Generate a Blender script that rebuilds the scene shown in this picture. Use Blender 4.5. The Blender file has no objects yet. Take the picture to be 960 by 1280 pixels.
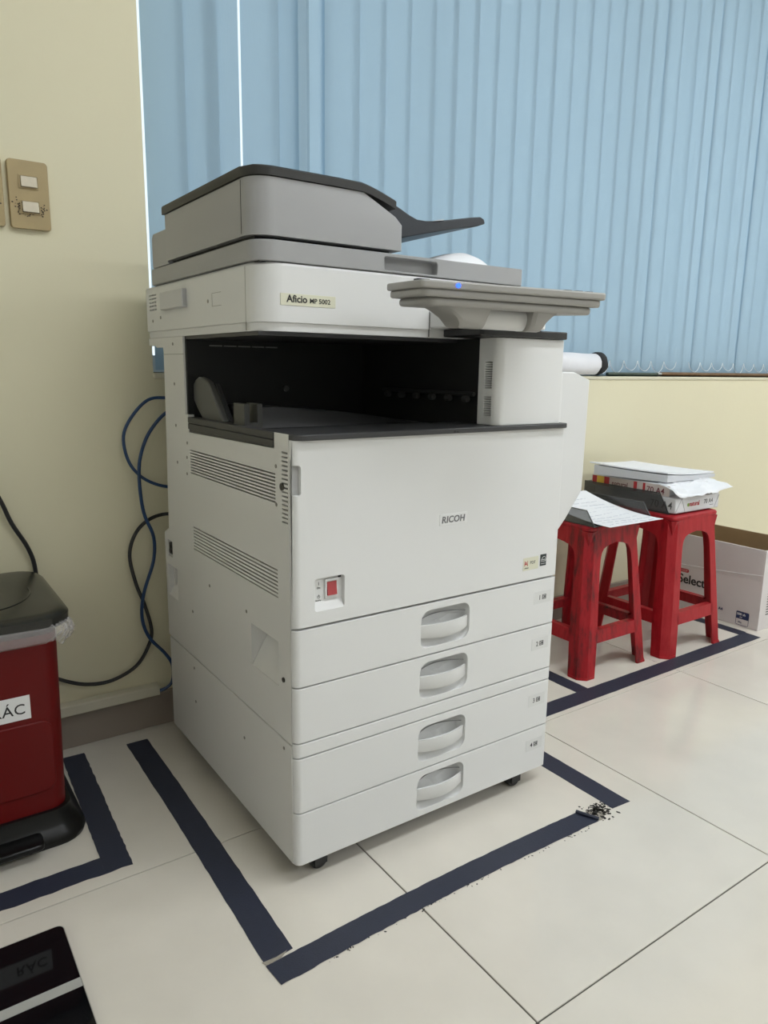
import bpy, bmesh, math, random
from mathutils import Vector, Matrix
random.seed(7)
S = bpy.context.scene
C = S.collection
PI = math.pi

# ------------------------------------------------------------------ camera, world, exposure, big lights
CAM = (-0.499184, -0.955566, 0.852444)
PITCH, YAW, ROLL, FPX = 0.196395, 0.607939, 0.014704, 911.76
f_ = Vector((math.sin(YAW)*math.cos(PITCH), math.cos(YAW)*math.cos(PITCH), -math.sin(PITCH)))
r0 = Vector((math.cos(YAW), -math.sin(YAW), 0)); u0 = r0.cross(f_)
r_ = math.cos(ROLL)*r0 + math.sin(ROLL)*u0
u_ = -math.sin(ROLL)*r0 + math.cos(ROLL)*u0
cd = bpy.data.cameras.new('camera'); cam = bpy.data.objects.new('camera', cd); C.objects.link(cam)
cam.matrix_world = Matrix(((r_.x, u_.x, -f_.x, CAM[0]), (r_.y, u_.y, -f_.y, CAM[1]), (r_.z, u_.z, -f_.z, CAM[2]), (0, 0, 0, 1)))
cd.sensor_fit = 'HORIZONTAL'; cd.sensor_width = 36; cd.lens = FPX*36/960; cd.clip_start = .02
S.camera = cam
S.view_settings.view_transform = 'Standard'; S.view_settings.look = 'None'
S.view_settings.exposure = 0.0; S.view_settings.gamma = 1.0
w = bpy.data.worlds.new('world'); S.world = w; w.use_nodes = True
w.node_tree.nodes['Background'].inputs[0].default_value = (.80, .92, 1, 1)
w.node_tree.nodes['Background'].inputs[1].default_value = 1.4
LAMP = 17.0          # strength of the fluorescent diffusers
# ceiling lamps: (x, y) centre; long side along x
LAMPS = [(0.6, -0.95), (2.4, -0.95), (4.0, -0.95), (0.6, -3.0), (2.4, -3.0), (4.0, -3.0)]

# ------------------------------------------------------------------ materials
def srgb(r, g, b):
    return tuple(((c/255+.055)/1.055)**2.4 if c > 10 else c/255/12.92 for c in (r, g, b))
MATS = {}
def mat(name, col, rough=.5, metal=0., noise=0., scale=20., bump=0., bscale=200., coat=0., trans=0., alpha=1., emit=None, estr=0., spec=.5, rnoise=0.):
    if name in MATS: return MATS[name]
    m = bpy.data.materials.new(name); m.use_nodes = True; nt = m.node_tree; N = nt.nodes; L = nt.links
    b = N['Principled BSDF']
    b.inputs['Base Color'].default_value = (*col, 1); b.inputs['Roughness'].default_value = rough
    b.inputs['Metallic'].default_value = metal; b.inputs['Coat Weight'].default_value = coat
    b.inputs['Specular IOR Level'].default_value = spec
    b.inputs['Transmission Weight'].default_value = trans; b.inputs['Alpha'].default_value = alpha
    if emit: b.inputs['Emission Color'].default_value = (*emit, 1); b.inputs['Emission Strength'].default_value = estr
    tc = N.new('ShaderNodeTexCoord')
    if noise or rnoise:
        n = N.new('ShaderNodeTexNoise'); n.inputs['Scale'].default_value = scale; n.inputs['Detail'].default_value = 6
        L.new(tc.outputs['Object'], n.inputs['Vector'])
        if noise:
            mx = N.new('ShaderNodeMix'); mx.data_type = 'RGBA'
            mx.inputs[6].default_value = (*[c*(1-noise) for c in col], 1); mx.inputs[7].default_value = (*[min(1, c*(1+noise*.6)) for c in col], 1)
            L.new(n.outputs['Fac'], mx.inputs[0]); L.new(mx.outputs[2], b.inputs['Base Color'])
        if rnoise:
            mr = N.new('ShaderNodeMapRange'); mr.inputs['To Min'].default_value = rough-rnoise; mr.inputs['To Max'].default_value = rough+rnoise
            L.new(n.outputs['Fac'], mr.inputs['Value']); L.new(mr.outputs[0], b.inputs['Roughness'])
    if bump:
        n2 = N.new('ShaderNodeTexNoise'); n2.inputs['Scale'].default_value = bscale; n2.inputs['Detail'].default_value = 3
        L.new(tc.outputs['Object'], n2.inputs['Vector'])
        bp = N.new('ShaderNodeBump'); bp.inputs['Strength'].default_value = bump; bp.inputs['Distance'].default_value = .001
        L.new(n2.outputs['Fac'], bp.inputs['Height']); L.new(bp.outputs[0], b.inputs['Normal'])
    MATS[name] = m
    return m

WHITE = mat('white_plastic', (.74, .74, .735), .42, noise=.03, scale=6, bump=.12, bscale=900)
WHITE2 = mat('white_plastic_side', (.74, .735, .715), .5, noise=.04, scale=5, bump=.15, bscale=900)
GREY = mat('grey_plastic', (.36, .36, .365), .42, bump=.12, bscale=900)
PGREY = mat('panel_grey', (.37, .36, .34), .45, bump=.1, bscale=900)
DGREY = mat('dark_grey_plastic', (.042, .042, .045), .42, bump=.15, bscale=700)
FLAP = mat('olive_grey_plastic', (.10, .10, .095), .45)
BLACK = mat('black_plastic', (.012, .012, .013), .38, bump=.1, bscale=600)
VOID = mat('black_interior', (.006, .006, .0065), .6)
RUBBER = mat('black_rubber', (.01, .01, .01), .6)
WALL = mat('cream_wall_paint', (.745, .695, .505), .65, noise=.05, scale=2.2, bump=.25, bscale=60)
PALE = mat('pale_wall_paint', (.72, .71, .66), .7)
CEIL = mat('white_ceiling', (.8, .8, .78), .8)
TILE = mat('polished_cream_tile', (.70, .658, .585), .12, noise=.16, scale=5, rnoise=.04, coat=.0)
GROUT = mat('dark_grout', (.10, .09, .08), .8)
SKIRT = mat('taupe_skirting_tile', (.30, .25, .21), .3, noise=.1, scale=4)
DUCT = mat('beige_cable_duct', (.62, .58, .46), .5)
TAPE = mat('navy_cloth_tape', (.022, .027, .050), .5, noise=.15, scale=60, bump=.4, bscale=500)
RESID = mat('black_tape_residue', (.03, .028, .025), .8)
GLUE = mat('grey_glue_residue', (.33, .30, .25), .7, noise=.4, scale=200)
def scuffed(name, lo, hi):
    m = mat(name, (.34, .005, .011), .42, spec=.35); nt = m.node_tree; N = nt.nodes; L = nt.links; b = N['Principled BSDF']
    tc = N.new('ShaderNodeTexCoord'); mp = N.new('ShaderNodeMapping'); mp.inputs['Scale'].default_value = (46, 46, 9)
    n = N.new('ShaderNodeTexNoise'); n.inputs['Scale'].default_value = 1; n.inputs['Detail'].default_value = 7; n.inputs['Roughness'].default_value = .7
    cr = N.new('ShaderNodeValToRGB'); e = cr.color_ramp.elements
    e[0].position = lo; e[0].color = (.035, .008, .008, 1); e[1].position = hi; e[1].color = (.34, .006, .013, 1)
    e2 = cr.color_ramp.elements.new(.85); e2.color = (.46, .03, .035, 1)
    L.new(tc.outputs['Object'], mp.inputs[0]); L.new(mp.outputs[0], n.inputs['Vector']); L.new(n.outputs['Fac'], cr.inputs[0]); L.new(cr.outputs[0], b.inputs['Base Color'])
    return m
REDS = scuffed('scuffed_red_plastic', .30, .52); REDC = scuffed('worn_red_plastic', .14, .42)
BINRED = mat('red_bin_plastic', (.125, .004, .004), .4, spec=.25, noise=.1, scale=5)
BAG = mat('clear_bag_film', (.75, .72, .72), .3, alpha=.30, bump=.8, bscale=120)
PAPER = mat('white_paper', (.84, .85, .88), .7)
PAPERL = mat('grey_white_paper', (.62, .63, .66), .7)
CARD = mat('white_printed_carton', (.70, .66, .65), .5, noise=.06, scale=8)
BROWN = mat('brown_cardboard', (.34, .23, .12), .8, noise=.1, scale=30)
FILM = mat('clear_wrap_film', (.8, .8, .82), .12, alpha=.13, bump=1., bscale=60)
SMOKE = mat('smoky_acrylic', (.10, .10, .10), .15, alpha=.55)
SMOKE_E = mat('smoky_acrylic_edge', (.05, .05, .05), .2)
INK = mat('black_ink', (.02, .02, .02), .6)
GINK = mat('grey_ink', (.12, .12, .12), .6)
PINK = mat('blue_pen_ink', (.42, .44, .52), .7)
REDINK = mat('red_ink', (.45, .02, .03), .5)
YEL = mat('yellow_ink', (.7, .45, .05), .5)
GREENINK = mat('green_ink', (.2, .4, .05), .5)
NAVYINK = mat('navy_ink', (.02, .03, .10), .5)
LABELY = mat('cream_label', (.70, .69, .55), .4)
LABELW = mat('white_label', (.78, .78, .78), .45)
SWRED = mat('red_rocker', (.42, .06, .065), .3)
SWPLATE = mat('aged_tan_switch_plate', (.43, .33, .17), .45, noise=.15, scale=25)
SWROCK = mat('ivory_rocker', (.62, .55, .42), .4, noise=.15, scale=80)
GRIME = mat('dark_grime', (.06, .045, .03), .8)
BLUECAB = mat('blue_cable', (.02, .055, .14), .4)
BLKCAB = mat('black_cable', (.012, .012, .014), .4)
LED = mat('blue_led', (.02, .05, .6), .3, emit=(.02, .08, 1), estr=4)
STEEL = mat('brushed_steel', (.5, .5, .5), .35, metal=1)
SILVER = mat('silver_strip', (.42, .42, .40), .5, metal=.2)
GLOSSBLK = mat('gloss_black_glass', (.004, .004, .005), .04, spec=.22)
DKLABEL = mat('dark_clear_label', (.02, .02, .021), .3)
WOOD = mat('brown_metal_pole', (.20, .11, .05), .3, metal=.4, noise=.3, scale=40)
GREENROD = mat('dark_green_rod', (.05, .07, .05), .5)
CLOTH = mat('white_cloth', (.80, .80, .84), .8, noise=.05, scale=40, bump=.3, bscale=150)
ALU = mat('white_window_frame', (.7, .72, .72), .4)
GLASS = mat('window_glass', (.9, .95, .95), .02, alpha=.12)
LAMPM = mat('fluorescent_diffuser', (.9, .9, .9), .5, emit=(.955, 1, 1.035), estr=LAMP)
CHAIN = mat('white_bead_chain', (.85, .88, .9), .4)
OFFW = mat('pale_door_paint', (.55, .5, .42), .5)

def blind_mat(name, col, tcol):
    m = bpy.data.materials.new(name); m.use_nodes = True; nt = m.node_tree; N = nt.nodes; L = nt.links
    N.remove(N['Principled BSDF']); out = N['Material Output']
    d = N.new('ShaderNodeBsdfDiffuse'); d.inputs[0].default_value = (*col, 1)
    t = N.new('ShaderNodeBsdfTranslucent'); t.inputs[0].default_value = (*tcol, 1)
    tc = N.new('ShaderNodeTexCoord'); mp = N.new('ShaderNodeMapping'); mp.inputs['Scale'].default_value = (300, 300, 40)
    n = N.new('ShaderNodeTexNoise'); n.inputs['Scale'].default_value = 1; bp = N.new('ShaderNodeBump'); bp.inputs['Strength'].default_value = .2
    L.new(tc.outputs['Object'], mp.inputs[0]); L.new(mp.outputs[0], n.inputs['Vector']); L.new(n.outputs['Fac'], bp.inputs['Height'])
    L.new(bp.outputs[0], d.inputs['Normal'])
    mx = N.new('ShaderNodeMixShader'); mx.inputs[0].default_value = .27
    L.new(d.outputs[0], mx.inputs[1]); L.new(t.outputs[0], mx.inputs[2]); L.new(mx.outputs[0], out.inputs['Surface'])
    return m
BLIND = blind_mat('blue_blind_fabric', (.37, .495, .59), (.43, .58, .69))

# ------------------------------------------------------------------ helpers
def offset(o):
    v = Vector((0, 0, 0))
    while o is not None: v += o.location; o = o.parent
    return v
def obj(name, bm, m, parent=None, bevel=0, seg=2, smooth=True, ang=35, label=None, kind=None):
    off = offset(parent)
    if off.length: bmesh.ops.translate(bm, verts=bm.verts, vec=-off)
    bmesh.ops.recalc_face_normals(bm, faces=bm.faces)
    me = bpy.data.meshes.new(name); bm.to_mesh(me); bm.free()
    for mm in (m if isinstance(m, (list, tuple)) else [m]): me.materials.append(mm)
    o = bpy.data.objects.new(name, me); C.objects.link(o)
    if parent: o.parent = parent
    if bevel:
        md = o.modifiers.new('bevel', 'BEVEL'); md.width = bevel; md.segments = seg; md.limit_method = 'ANGLE'; md.angle_limit = math.radians(40)
        md.harden_normals = False
    if smooth:
        me.shade_smooth()
        me.set_sharp_from_angle(angle=math.radians(ang))
    if label: o['label'] = label
    if kind: o['kind'] = kind
    return o
def tag(o, label=None, cat=None, group=None, kind=None):
    if label: o['label'] = label
    if cat: o['category'] = cat
    if group: o['group'] = group
    if kind: o['kind'] = kind
    return o
def thing(name, loc, label, cat, group=None):
    o = bpy.data.objects.new(name, None); C.objects.link(o); o.location = loc; o.empty_display_size = .05
    return tag(o, label, cat, group)
def bx(bm, x0, x1, y0, y1, z0, z1, mi=0):
    v = [bm.verts.new(p) for p in ((x0,y0,z0),(x1,y0,z0),(x1,y1,z0),(x0,y1,z0),(x0,y0,z1),(x1,y0,z1),(x1,y1,z1),(x0,y1,z1))]
    for q in ((3,2,1,0),(4,5,6,7),(0,1,5,4),(1,2,6,5),(2,3,7,6),(3,0,4,7)):
        fc = bm.faces.new([v[i] for i in q]); fc.material_index = mi
    return v
def box(*a):
    bm = bmesh.new(); bx(bm, *a); return bm
def prism(pts, a0, a1, axis='z', bm=None, mi=0):
    """extrude a 2-D outline: axis z -> (x,y); y -> (x,z); x -> (y,z)"""
    bm = bm or bmesh.new()
    P = {'z': lambda p, a: (p[0], p[1], a), 'y': lambda p, a: (p[0], a, p[1]), 'x': lambda p, a: (a, p[0], p[1])}[axis]
    A = [bm.verts.new(P(p, a0)) for p in pts]; B = [bm.verts.new(P(p, a1)) for p in pts]
    n = len(pts)
    fs = [bm.faces.new(A[::-1]), bm.faces.new(B)]
    for i in range(n): fs.append(bm.faces.new([A[i], A[(i+1) % n], B[(i+1) % n], B[i]]))
    for q in fs: q.material_index = mi
    return bm
def rrect(x0, x1, y0, y1, r, n=5):
    """rounded rectangle outline; r = radius or (bl, br, tr, tl)"""
    if not isinstance(r, (tuple, list)): r = (r,)*4
    out = []
    for (cx, cy, a, rr) in ((x0, y0, PI, r[0]), (x1, y0, 1.5*PI, r[1]), (x1, y1, 0, r[2]), (x0, y1, .5*PI, r[3])):
        if rr <= 0: out.append((cx, cy)); continue
        ox = cx+rr if cx == x0 else cx-rr; oy = cy+rr if cy == y0 else cy-rr
        for k in range(n+1):
            t = a+k*.5*PI/n; out.append((ox+rr*math.cos(t), oy+rr*math.sin(t)))
    return out
def smooth_pts(P, n=8):
    P = [Vector(p) for p in P]; Q = [2*P[0]-P[1]]+P+[2*P[-1]-P[-2]]; out = []
    for i in range(1, len(Q)-2):
        a, b, c, d = Q[i-1:i+3]
        for k in range(n):
            t = k/n
            out.append(.5*((2*b)+(c-a)*t+(2*a-5*b+4*c-d)*t*t+(3*b-a-3*c+d)*t**3))
    out.append(P[-1]); return out
def tube(P, r, n=8, sm=8, bm=None):
    bm = bm or bmesh.new()
    P = smooth_pts(P, sm) if sm else [Vector(p) for p in P]
    rings = []; up = Vector((.3, 1, .2)).normalized()
    for i, p in enumerate(P):
        t = (P[min(i+1, len(P)-1)]-P[max(i-1, 0)]).normalized()
        a = t.cross(up).normalized(); up = a.cross(t).normalized()
        rings.append([bm.verts.new(p+r*(math.cos(2*PI*k/n)*a+math.sin(2*PI*k/n)*up)) for k in range(n)])
    for A, B in zip(rings, rings[1:]):
        for k in range(n): bm.faces.new([A[k], A[(k+1) % n], B[(k+1) % n], B[k]])
    bm.faces.new(rings[0][::-1]); bm.faces.new(rings[-1])
    return bm
def cyl(c, r, h, axis='z', n=20, bm=None, r2=None):
    bm = bm or bmesh.new()
    M = Matrix.Translation(c) @ {'z': Matrix(), 'x': Matrix.Rotation(PI/2, 4, 'Y'), 'y': Matrix.Rotation(-PI/2, 4, 'X')}[axis]
    bmesh.ops.create_cone(bm, cap_ends=True, segments=n, radius1=r, radius2=r if r2 is None else r2, depth=h, matrix=M)
    return bm
def loft(rings, caps=True, bm=None):
    bm = bm or bmesh.new()
    R = [[bm.verts.new(p) for p in ring] for ring in rings]; n = len(R[0])
    for A, B in zip(R, R[1:]):
        for k in range(n): bm.faces.new([A[k], A[(k+1) % n], B[(k+1) % n], B[k]])
    if caps: bm.faces.new(R[0][::-1]); bm.faces.new(R[-1])
    return bm
def cut(bm, *cutters):
    """boolean difference done on temporary objects, returns a new bmesh"""
    def tmp(b):
        bmesh.ops.recalc_face_normals(b, faces=b.faces)
        me = bpy.data.meshes.new('tmp'); b.to_mesh(me); b.free()
        o = bpy.data.objects.new('tmp', me); C.objects.link(o); return o
    A = tmp(bm); T = [A]
    for c in cutters:
        B = tmp(c); T.append(B)
        md = A.modifiers.new('b', 'BOOLEAN'); md.operation = 'DIFFERENCE'; md.solver = 'EXACT'; md.object = B
    dg = bpy.context.evaluated_depsgraph_get(); dg.update()
    me = bpy.data.meshes.new_from_object(A.evaluated_get(dg)); out = bmesh.new(); out.from_mesh(me)
    for o in T:
        m_ = o.data; bpy.data.objects.remove(o); bpy.data.meshes.remove(m_)
    bpy.data.meshes.remove(me)
    return out
def text_bm(s, size, M, ext=.0003, bold=0., shear=0., align='LEFT', spacing=1.):
    cu = bpy.data.curves.new('txt', 'FONT'); cu.body = s; cu.size = size; cu.extrude = ext; cu.offset = bold; cu.shear = shear
    cu.align_x = align; cu.resolution_u = 3; cu.space_character = spacing
    o = bpy.data.objects.new('txt', cu); C.objects.link(o)
    dg = bpy.context.evaluated_depsgraph_get(); dg.update()
    me = bpy.data.meshes.new_from_object(o.evaluated_get(dg)); bm = bmesh.new(); bm.from_mesh(me)
    bpy.data.objects.remove(o); bpy.data.meshes.remove(me)
    bmesh.ops.transform(bm, matrix=M, verts=bm.verts)
    return bm
def MX(loc, xd, yd):
    x = Vector(xd).normalized(); y = Vector(yd).normalized(); z = x.cross(y)
    return Matrix(((x.x, y.x, z.x, loc[0]), (x.y, y.y, z.y, loc[1]), (x.z, y.z, z.z, loc[2]), (0, 0, 0, 1)))
def FRONT(x, y, z): return MX((x, y, z), (1, 0, 0), (0, 0, 1))          # text on a face looking to -Y
def LEFT(x, y, z): return MX((x, y, z), (0, -1, 0), (0, 0, 1))          # text on a face looking to -X
def join(*bms):
    out = bms[0]
    for b in bms[1:]:
        me = bpy.data.meshes.new('t'); b.to_mesh(me); b.free(); out.from_mesh(me); bpy.data.meshes.remove(me)
    return out

# ------------------------------------------------------------------ the room
X0, X1, Y0, YW, H = -1.25, 4.6, -5.2, .69, 2.75
WX0, WX1, WZ0, WZ1 = .017, 3.4, .832, 2.35         # window opening
TX, TY, TS = .145, -.405, .60                       # a joint crossing and the tile size
fl = tag(obj('floor', box(X0-.12, X1+.12, Y0-.12, YW+.25, -.06, -.003), GROUT), kind='structure', label='polished cream tiled floor')
me_t = {}
i0, i1 = math.floor((X0-TX)/TS), math.ceil((X1-TX)/TS)
j0, j1 = math.floor((Y0-TY)/TS), math.ceil((YW-TY)/TS)
for i in range(i0, i1):
    for j in range(j0, j1):
        x0, x1 = max(X0, TX+i*TS+.0012), min(X1, TX+(i+1)*TS-.0012)
        y0, y1 = max(Y0, TY+j*TS*.975+.0012), min(YW-.001, TY+(j+1)*TS*.975-.0012)
        if x1-x0 < .01 or y1-y0 < .01: continue
        t = obj('floor_tile', box(x0, x1, y0, y1, -.0029, 0), TILE, fl, bevel=.0007, seg=1, smooth=False)
wb = bmesh.new()
bx(wb, X0-.12, WX0, YW, YW+.25, 0, H); bx(wb, WX0, WX1, YW, YW+.25, 0, WZ0); bx(wb, WX1, X1+.12, YW, YW+.25, 0, H); bx(wb, WX0, WX1, YW, YW+.25, WZ1, H)
tag(obj('wall_back', wb, WALL, smooth=False), kind='structure', label='cream wall with the window, behind the photocopier')
tag(obj('wall_left', box(X0-.12, X0, Y0, YW, 0, H), PALE, smooth=False), kind='structure')
tag(obj('wall_right', box(X1, X1+.12, Y0, YW, 0, H), PALE, smooth=False), kind='structure')
tag(obj('wall_front', box(X0-.12, X1+.12, Y0-.12, Y0, 0, H), PALE, smooth=False), kind='structure')
tag(obj('ceiling', box(X0-.12, X1+.12, Y0-.12, YW+.25, H, H+.1), CEIL, smooth=False), kind='structure')
# skirting of floor-tile strips along the back wall
sk = bpy.data.objects.new('baseboard_back', None); C.objects.link(sk); tag(sk, 'taupe tile skirting at the foot of the cream wall', kind='structure')
x = X0
while x < X1:
    xe = min(X1, (math.floor((x-TX)/TS+1e-6)+1)*TS+TX)
    obj('skirting_tile', box(x+.0008, xe-.0008, YW-.012, YW, 0, .082), SKIRT, sk, bevel=.001, seg=1, smooth=False); x = xe
# window: frame, mullions, panes
win = bpy.data.objects.new('window_1', None); C.objects.link(win); win.location = (0, 0, 0); tag(win, 'window behind the blue blinds', kind='structure')
fb = bmesh.new()
bx(fb, WX0, WX0+.04, YW+.17, YW+.22, WZ0, WZ1); bx(fb, WX1-.04, WX1, YW+.17, YW+.22, WZ0, WZ1)
bx(fb, WX0+.04, WX1-.04, YW+.17, YW+.22, WZ0, WZ0+.04); bx(fb, WX0+.04, WX1-.04, YW+.17, YW+.22, WZ1-.04, WZ1)
obj('window_frame', fb, ALU, win, smooth=False)
for k in range(1, 4):
    xm = WX0+k*(WX1-WX0)/4; obj('mullion', box(xm-.02, xm+.02, YW+.175, YW+.215, WZ0+.04, WZ1-.04), ALU, win, smooth=False)
for k in range(4):
    a = WX0+.04 if k == 0 else WX0+k*(WX1-WX0)/4+.02; b = WX1-.04 if k == 3 else WX0+(k+1)*(WX1-WX0)/4-.02
    obj('pane', box(a, b, YW+.193, YW+.197, WZ0+.04, WZ1-.04), GLASS, win, smooth=False)
tag(obj('window_sill', box(WX0, WX1, YW-.004, YW+.17, WZ0-.012, WZ0), mat('sill_paint', (.66, .62, .48), .5), bevel=.003), kind='structure', label='cream painted window sill')
# ceiling lamps
for k, (lx, ly) in enumerate(LAMPS):
    t = thing('ceiling_light', (lx, ly, H), 'long white ceiling light, ' + ('left', 'middle', 'right')[k % 3] + ' one of the row ' + ('nearer', 'farther from')[k//3] + ' the window', 'lamp', 'fluorescent lights on the ceiling')
    hb = bmesh.new(); bx(hb, lx-.62, lx+.62, ly-.17, ly+.17, H-.03, H)
    obj('housing', hb, CEIL, t, smooth=False); obj('diffuser', box(lx-.60, lx+.60, ly-.15, ly+.15, H-.045, H-.031), LAMPM, t, smooth=False)

# ------------------------------------------------------------------ blinds
BY = YW+.07
vb = thing('vertical_blind', (WX0, BY, WZ0), 'blue fabric vertical blind covering the whole window', 'blind')
obj('head_rail', box(WX0+.005, WX1-.005, BY-.02, BY+.02, WZ1-.045, WZ1), ALU, vb, smooth=False)
def slat(cx, w_, a, zb=WZ0+.006, dy=0):
    bm = bmesh.new(); n = 6; rows = []
    ca, sa = math.cos(a), math.sin(a)
    for z in (zb, zb+.058, zb+.060, WZ1-.05):
        row = []
        for k in range(n+1):
            s = (k/n-.5)*w_; q = .0008*(1-(2*k/n-1)**2)
            row.append(bm.verts.new((cx+s*ca+q*sa, BY+dy+s*sa-q*ca-(.0012 if z < zb+.059 else 0), z)))
        rows.append(row)
    for A, B in zip(rows, rows[1:]):
        for k in range(n): bm.faces.new([A[k], A[k+1], B[k+1], B[k]])
    return obj('slat', bm, BLIND, vb)
SL = [(.0915, .092, -5), (.168, .094, -9), (.2255, .082, -6), (.3225, .093, -6), (.400, .098, -12), (.462, .106, 22), (.548, .098, -5), (.628, .098, -6), (.710, .098, -3), (.793, .098, -4)]
for k, (cx, w_, a) in enumerate(SL): slat(cx, w_, math.radians(a))
x = .872
k = 0
while x < WX1-.05:
    slat(x, .094, math.radians(-2.5+random.uniform(-1.5, 1.5) if x < 1.75 else (-7 if (k//2) % 2 else 3)+random.uniform(-1.5, 1.5))); x += .0785+random.uniform(-.003, .003); k += 1
bm = bmesh.new(); x = .86
while x < WX1-.10:
    if not (1.98 < x < 2.10):
        a = Vector((x, BY-.011, WZ0+.055)); b = Vector((x+.078, BY-.011, WZ0+.055)); d = random.uniform(.030, .046)
        tube([a, a+Vector((.012, -.002, -.65*d)), (a+b)/2+Vector((0, -.004, -d)), b+Vector((-.012, -.002, -.65*d)), b], .0012, 5, 4, bm)
    x += .0785
obj('bead_chain', bm, CHAIN, vb, label='white bead chain looping along the slat bottoms', kind='stuff')

# ------------------------------------------------------------------ the photocopier
W = .587
ZT, ZD, Z1, Z2, Z3, Z4, ZB = .745, .4484, .3515, .2559, .2300, .1314, .035
cop = thing('photocopier', (.29, .30, 0), 'large white multifunction photocopier with grey document feeder, standing inside the taped rectangle', 'photocopier')
G = .0013
# dark inner carcass, with black bars that paint shade into the seams
bm = bmesh.new(); bx(bm, .050, .575, .036, .585, ZB+.012, .722); bx(bm, .013, .050, .200, .520, ZB+.012, .722); bx(bm, .004, .575, .44, .565, .722, .9045)
for z in (ZD, Z1, Z2, Z3, Z4): bx(bm, .013, .575, .0124, .036, z-.008, z+.008)  # black bars behind the front gaps, their shade put in as colour
bx(bm, .013, .05, .02, .60, .243, .259)  # same painted shade for the side seam
obj('inner_frame_seam_shade', bm, VOID, cop, smooth=False)
# left side panel (thin, with vent slots and hand recess)
prof = [(.0128, Z2-.0045), (.0128, .752), (.060, .752), (.060, .727), (.432, .7215), (.432, .756), (.447, .756), (.447, .9045), (.655, .9045), (.655, .889), (.615, .889), (.607, .885), (.565, .885), (.562, .875), (.565, .780), (.578, .503), (.608, .489), (.608, .2515)]
sp = prism(prof, 0, .012, 'x')
def slots(y0, y1, z0, z1, n, tilt=0):
    c = bmesh.new()
    for k in range(n):
        zc = z0+(z1-z0)*(k+.5)/n; bx(c, -.01, .02, y0, y1, zc-.0013, zc+.0013)
    return c
vs = slots(.058, .430, .640, .690, 9); v2 = slots(.054, .428, .486, .537, 8); v3 = slots(.016, .036, .613, .727, 17)
rec = bmesh.new(); bx(rec, -.02, .03, .055, .160, .338, .414)
r2 = bmesh.new(); bx(r2, -.02, .03, .535, .594, .350, .420); bx(r2, -.02, .0105, .560, .590, .440, .476)
side = obj('side_panel', cut(sp, vs, v2, v3, rec, r2), WHITE2, cop, bevel=.0008, seg=1)
def dish(y0, y1, z0, z1):        # sloping recess with side cheeks
    b = bmesh.new(); x0, x1 = .0008, .044; y0 += .0006; y1 -= .0006; z0 += .0004; z1 -= .0006
    A, B, C2, D = [b.verts.new(p) for p in ((x0, y0, z0), (x0, y1, z0), (x0, y1, z1), (x0, y0, z1))]
    E_, F = b.verts.new((x1, y1, z1)), b.verts.new((x1, y0, z1))
    for q in ((A, B, E_, F), (C2, D, F, E_), (B, C2, E_), (A, F, D)): b.faces.new(q)
    return b
obj('hand_grip', dish(.055, .160, .338, .414), WHITE2, side, smooth=False); obj('hand_grip', dish(.535, .594, .350, .420), WHITE2, side, smooth=False)
bm = bmesh.new(); bx(bm, .0012, .0104, .566, .584, .446, .470); bx(bm, -.0005, .002, .569, .581, .449, .456); bx(bm, -.0005, .002, .569, .578, .460, .466)
obj('power_socket', bm, BLACK, side)
bm = bmesh.new()
for (y, z) in ((.504, .891), (.504, .813), (.505, .73), (.504, .655), (.055, .70), (.055, .64), (.443, .70), (.447, .671), (.45, .638), (.448, .351), (.178, .43), (.349, .432), (.037, .355)):
    cyl((0, y, z), .0032, .0012, 'x', 10, bm)
bx(bm, -.0004, .001, .447, .56, .8706, .8716)
obj('screw', bm, mat('screw_grey', (.28, .27, .25), .4, metal=.5), side, kind='stuff')
obj('lock_screw', cyl((-.0005, .034, .671), .006, .003, 'x', 14), mat('dark_screw', (.08, .08, .075), .4, metal=.6), side); obj('lock_screw', cyl((-.0005, .037, .3555), .0042, .003, 'x', 14), MATS['dark_screw'], side)
# lower cabinet side
lower = obj('lower_side_panel', box(0, .012, .0128, .603, ZB, .2485), WHITE2, cop, bevel=.0012, seg=1)
bm = bmesh.new()
for (y, z) in ((.452, .225), (.04, .234), (.20, .18), (.45, .15)): cyl((0, y, z), .003, .0012, 'x', 10, bm)
obj('screw', bm, MATS['screw_grey'], lower, kind='stuff')
# rear panel and right side panel
obj('rear_panel', box(.012, .575, .585, .60, ZB, .722), WHITE2, cop, smooth=False)
obj('right_side_panel', box(.575, .587, .0128, .60, ZB, .755), WHITE, cop, bevel=.002)
# casters
for (cx, cy) in ((.055, .030), (.518, .028), (.055, .53), (.518, .53)):
    c = obj('caster', cyl((cx, cy, .017), .017, .022, 'y', 24), RUBBER, cop, bevel=.003)
    obj('caster_fork', join(box(cx-.012, cx+.012, cy-.016, cy-.012, .012, .040), box(cx-.012, cx+.012, cy+.012, cy+.016, .012, .040), box(cx-.02, cx+.02, cy-.02, cy+.02, .038, .047)), BLACK, c)
# front door and drawers: outline with rounded vertical edges, extruded in z
def front(z0, z1):
    return prism(rrect(.0006, W, 0, .0122, (.0115, .006, 0, 0), 6), z0, z1, 'z')
pock = prism(rrect(.037, .091, .474, .527, .004, 3), -.02, .009, 'y')
notch = prism(rrect(-.02, .0135, .661, .706, .004, 3), -.02, .0085, 'y')
door = obj('front_door', cut(front(ZD+.0026, ZT-.001), pock, notch), WHITE, cop, bevel=.0016, seg=2)
obj('door_grip', box(.0012, .0135, .0075, .0118, .661, .706), mat('grip_grey', (.45, .45, .45), .45), door)
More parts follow.
